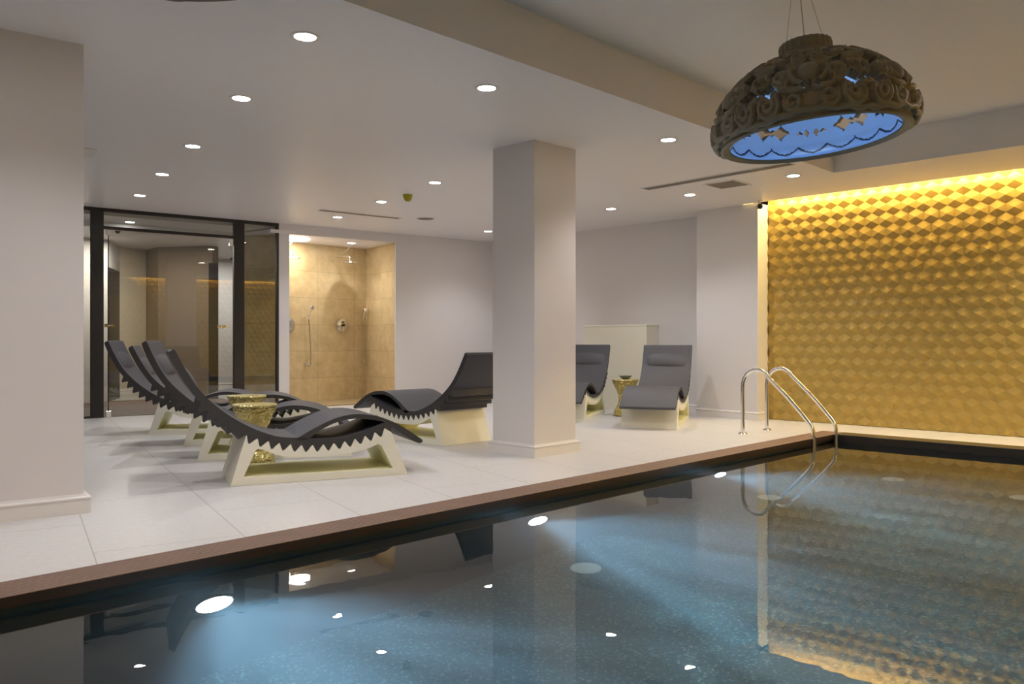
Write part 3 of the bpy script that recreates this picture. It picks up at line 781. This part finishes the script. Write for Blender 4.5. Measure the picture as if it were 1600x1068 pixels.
for i, (p, a, k, lab) in enumerate(LG):
    o = proto if i == 0 else copy_tree(proto)
    o.location = (p[0], p[1], 0); o.rotation_euler = (0, 0, math.radians(a))
    tag(o, lab, 'lounger', 'charcoal wave loungers')
    if k: rotated(o, k)
    if i == 2:
        for ch in o.children:
            if not ch.name.startswith('base'): ch.matrix_local = Matrix.Translation((-.085, 0, .01)) @ ch.matrix_local

# ------------------------------------------------------------------ gold side tables
def make_table():
    t = empty('side_table', (0, 0, 0)); random.seed(9)
    prof = [(0, 0), (.15, 0), (.162, .02), (.155, .06), (.125, .12), (.095, .19), (.088, .25), (.10, .31), (.13, .38), (.162, .45), (.178, .485)]
    bm = bmesh.new(); n = 40
    prof2 = []
    for i in range(len(prof)-1):
        for k in range(4): prof2.append(tuple(prof[i][j]+(prof[i+1][j]-prof[i][j])*k/4 for j in (0, 1)))
    prof2.append(prof[-1]); lathe(bm, prof2, n)
    for v in bm.verts:
        r = math.hypot(v.co.x, v.co.y)
        if r > .05 and .01 < v.co.z < .47:
            f = 1+random.uniform(-.07, .07); v.co.x *= f; v.co.y *= f; v.co.z += random.uniform(-.006, .006)
    obj('pedestal', bm, M['hammered'], t)
    bm = bmesh.new(); lathe(bm, [(0, .487), (.17, .487), (.185, .49), (.187, .505), (.182, .512), (0, .512)], 40); obj('table_top', bm, M['hammered'], t, smooth=True)
    return t
tb = make_table()
TB = [(uw(398, 6.95), 'hammered gold side table between the two nearest loungers'), ((3.925, 7.51), 'hammered gold side table between the second and third loungers'), (uw(977, 11.4), 'hammered gold side table between the two far loungers')]
for i, (p, lab) in enumerate(TB):
    o = tb if i == 0 else copy_tree(tb)
    o.location = (p[0], p[1], 0); o.rotation_euler = (0, 0, i*1.1); tag(o, lab, 'side table', 'hammered gold side tables')
p = TB[2][0]
glassm = mat('smoky_glass', srgb(120, 130, 126), 0.12, spec=0.7)
bm = bmesh.new(); lathe(bm, [(0, .006), (.04, .004), (.075, .03), (.095, .052), (.09, .054), (.07, .034), (.035, .012), (0, .012)], 24)
o = obj('glass_bowl', bm, glassm, smooth=True); o.location = (p[0]-.02, p[1]-.02, .512); tag(o, 'small grey glass bowl on the far gold side table', 'bowl')

# ------------------------------------------------------------------ carved dome pendant
def make_pendant():
    NS = 6; NT = 40*NS*2//2; 
    prof = catmull([(.525, .004), (.562, .03), (.574, .09), (.556, .17), (.52, .24), (.465, .31), (.395, .375), (.315, .43), (.23, .475), (.14, .505)], 11)
    NP = len(prof)
    nth = NS*64
    arc = [0]
    for i in range(1, NP): arc.append(arc[-1]+math.dist(prof[i], prof[i-1]))
    arc = np.array(arc); R = np.array([p[0] for p in prof])
    # carved ornament as curves in one mirrored half sector (x sideways, y up the dome)
    curves = []
    def spiral(cx, cy, r0, turns, a0, w, h, k=1, e=.012):
        a = np.linspace(0, turns*2*math.pi, 70); r = e+(r0-e)*(1-a/a[-1])
        curves.append((np.stack([cx+r*np.cos(a0+k*a), cy+r*np.sin(a0+k*a)], 1), w, h))
    def path(pts, w, h):
        q = catmull(pts, 14); curves.append((np.array(q), w, h))
    spiral(.235, .115, .070, 1.8, 2.2, .013, 1.0)
    spiral(.095, .105, .050, 1.5, .6, .011, .9, -1)
    spiral(.155, .265, .052, 1.5, 4.0, .012, 1.0, -1)
    spiral(.060, .435, .048, 1.4, 3.4, .011, .9)
    spiral(.215, .455, .040, 1.3, .5, .011, .8)
    path([(.0, .05), (.06, .06), (.12, .045), (.18, .05), (.25, .035), (.31, .045)], .012, .9)
    path([(.02, .17), (.10, .17), (.15, .20), (.2, .23), (.25, .21), (.30, .17)], .016, .9)
    path([(.02, .38), (.05, .33), (.10, .32), (.10, .26), (.06, .21), (.02, .20)], .014, .9)
    path([(.10, .34), (.17, .36), (.22, .39), (.28, .40), (.31, .36)], .015, .9)
    path([(.30, .30), (.26, .33), (.24, .29), (.27, .25), (.31, .23)], .014, .8)
    path([(.0, .52), (.05, .51), (.12, .54), (.2, .52), (.31, .54)], .014, .8)
    for ang in range(5):   # acanthus leaf fingers
        a = math.radians(20+ang*28); path([(.16+.02*math.cos(a), .42+.02*math.sin(a)), (.16+.055*math.cos(a), .42+.055*math.sin(a))], .010, .7)
    SW = 2*math.pi/NS
    H = np.zeros((NP, nth)); HOLE = np.zeros((NP, nth), bool)
    th = np.arange(nth)*2*math.pi/nth
    loc = (th % SW)-SW/2
    for i in range(NP):
        x = np.abs(loc)*.594*(0.55+.45*R[i]/.594); y = arc[i]
        P = np.stack([x, np.full_like(x, y)], 1); h = np.zeros(nth)
        for c, w, hh in curves:
            d = np.sqrt(((P[:, None, :]-c[None])**2).sum(2)).min(1)
            h = np.maximum(h, hh*np.sqrt(np.maximum(0, 1-(d/(w*1.35))**2)))
        # shell boss
        d = np.sqrt((x/.07)**2+((y-.285)/.07)**2); h = np.maximum(h, 1.25*np.sqrt(np.maximum(0, 1-d**2)))
        d = np.sqrt(((x-.30)/.03)**2+((y-.42)/.05)**2); h = np.maximum(h, .9*np.sqrt(np.maximum(0, 1-d**2)))
        if y < .02 or y > arc[-1]-.02: h = np.maximum(h, .6)
        H[i] = h
        def dia(cx_, cy_, a, b): return (np.abs(x-cx_)/a+np.abs(y-cy_)/b) < 1
        HOLE[i] |= dia(.085, .18, .04, .03) | dia(.19, .335, .06, .032) | dia(.31, .20, .055, .05) | dia(.135, .49, .06, .035) | dia(.30, .49, .04, .04)
        HOLE[i] |= dia(.02, .455, .018, .03)
        HOLE[i] &= (h < .8)
        star = lambda cx_, cy_, a, b: ((np.abs(x-cx_)/a)**.72+(np.abs(y-cy_)/b)**.72) < 1
        cut = star(.232, .205, .095, .062) | star(.135, .50, .07, .04) | star(.035, .185, .03, .035) | star(.19, .345, .08, .045) | star(.30, .40, .045, .045)
        H[i] = np.where(star(.232, .205, .13, .10) | star(.135, .50, .11, .07), np.minimum(H[i], .35), H[i])
        HOLE[i] |= cut
    t = empty('pendant_lamp', (0, 0, 0))
    bm = bmesh.new(); V = []
    for i in range(NP):
        j = min(i+1, NP-1); k = max(i-1, 0); dr, dz = prof[j][0]-prof[k][0], prof[j][1]-prof[k][1]; l = math.hypot(dr, dz); nr_, nz_ = dz/l, -dr/l
        row = []
        for a in range(nth):
            off = .032*H[i, a]; r = prof[i][0]+nr_*off; z = prof[i][1]+nz_*off
            row.append(bm.verts.new((r*math.cos(th[a]), r*math.sin(th[a]), z)))
        V.append(row)
    W = []   # back face of the carved shell gives it thickness
    for i in range(NP):
        th_i = .028+.024*min(1, arc[i]/.12)
        W.append([bm.verts.new(((prof[i][0]-th_i)*math.cos(th[a]), (prof[i][0]-th_i)*math.sin(th[a]), prof[i][1]-.012*(i/NP))) for a in range(0, nth)])
    hole = lambda i, a: HOLE[i, a] and HOLE[min(i+1, NP-1), a] 
    for i in range(NP-1):
        for a in range(nth):
            b = (a+1) % nth
            if hole(i, a):
                continue
            bm.faces.new((V[i][a], V[i][b], V[i+1][b], V[i+1][a])); bm.faces.new((W[i][a], W[i+1][a], W[i+1][b], W[i][b]))
            # hole walls
            if hole(i, b): bm.faces.new((V[i][b], W[i][b], W[i+1][b], V[i+1][b]))
            if hole(i, (a-1) % nth): bm.faces.new((V[i][a], V[i+1][a], W[i+1][a], W[i][a]))
            if i+1 < NP-1 and hole(i+1, a): bm.faces.new((V[i+1][a], V[i+1][b], W[i+1][b], W[i+1][a]))
            if i > 0 and hole(i-1, a): bm.faces.new((V[i][a], W[i][a], W[i][b], V[i][b]))
    for a in range(nth):
        b = (a+1) % nth; bm.faces.new((V[0][a], W[0][a], W[0][b], V[0][b])); bm.faces.new((V[-1][a], V[-1][b], W[-1][b], W[-1][a]))
    bmesh.ops.remove_doubles(bm, verts=[v for v in bm.verts if not v.link_faces], dist=.0)
    for v in [v for v in bm.verts if not v.link_faces]: bm.verts.remove(v)
    obj('carved_shade', bm, M['lampdark'], t, smooth=True, recalc=False)
    # blue lining inside
    bm = bmesh.new(); lr = [(max(p[0]-.036-.026*min(1, arc[i]/.12), .05), p[1]+.0) for i, p in enumerate(prof)]; L_ = []
    for i in range(NP): L_.append([bm.verts.new((lr[i][0]*math.cos(th[a]), lr[i][0]*math.sin(th[a]), lr[i][1]-.02*(i/NP))) for a in range(nth)])
    for i in range(NP-1):
        for a in range(nth):
            if hole(i, a): continue
            b = (a+1) % nth; f = bm.faces.new((L_[i][a], L_[i+1][a], L_[i+1][b], L_[i][b]))
            ph = (th[a]*18/(2*math.pi)) % 1; yy = .052+.042*(abs(ph-.5)*2)**1.8
            if abs(arc[i]-yy) < .0075: f.material_index = 1
    c = bm.verts.new((0, 0, prof[-1][1]-.02))
    for a in range(nth): bm.faces.new((L_[-1][a], c, L_[-1][(a+1) % nth]))
    obj('lining', bm, [M['lampblue'], M['lampblue_dark']], t, smooth=True, recalc=False)
    # ribbed cap
    bm = bmesh.new(); n = 72; rg = []
    for r, z in ((.135, .515), (.15, .525), (.15, .575), (.142, .59), (.0, .595)):
        if r == 0: rg.append([bm.verts.new((0, 0, z))]); continue
        rg.append([bm.verts.new(((r+(.006 if a % 3 == 0 and r > .14 else 0))*math.cos(2*math.pi*a/n), (r+(.006 if a % 3 == 0 and r > .14 else 0))*math.sin(2*math.pi*a/n), z)) for a in range(n)])
    for A, B in zip(rg, rg[1:]):
        for a in range(n):
            b = (a+1) % n
            if len(B) == 1: bm.faces.new((A[a], A[b], B[0]))
            else: bm.faces.new((A[a], A[b], B[b], B[a]))
    obj('cap', bm, M['lampdark'], t)
    for k in range(3):
        a = 2*math.pi*k/3+.5; bm = bmesh.new()
        tube(bm, [(.12*math.cos(a), .12*math.sin(a), .588), (0.01*math.cos(a), 0.01*math.sin(a), 1.105)], .0016, 6); obj('suspension_wire', bm, M['cord'], t)
    bm = bmesh.new(); tube(bm, [(0, 0, .59), (0, 0, 1.105)], .0035, 8); obj('power_cord', bm, M['cord'], t)
    bm = bmesh.new(); lathe(bm, [(0, 1.09), (.07, 1.09), (.07, 1.11), (0, 1.11)], 24); obj('ceiling_rose', bm, M['white'], t)
    bm = bmesh.new(); lathe(bm, [(0, .40), (.035, .405), (.045, .43), (.035, .46), (.02, .49), (0, .5)], 20); obj('bulb', bm, emis('blue_bulb', (.6, .78, 1, 1), 10), t, smooth=True)
    light('pendant_bulb', 'POINT', (0, 0, .30), t, energy=3.4, color=(.60, .78, 1), shadow_soft_size=.05)
    return t
pn = make_pendant()
pn.location = (4.50, 1.98, 2.185)
pn.matrix_world = Matrix.Translation((4.477, 2.003, 2.185)) @ Matrix.Rotation(math.radians(-5), 4, Vector((math.cos(math.radians(23.7)), math.sin(math.radians(23.7)), 0))) @ Matrix.Rotation(math.radians(-6.3), 4, 'Z') @ Matrix.Scale(.93, 4)
tag(pn, 'carved dark dome pendant with blue lining hanging over the pool, wholly in view', 'pendant lamp', 'carved dome pendants over the pool')
p2 = copy_tree(pn); p2.matrix_world = Matrix.Translation((.862, 2.278, 2.185)) @ Matrix.Scale(.93, 4)
tag(p2, 'dark dome pendant rim just showing at the top left of the photo', 'pendant lamp', 'carved dome pendants over the pool')
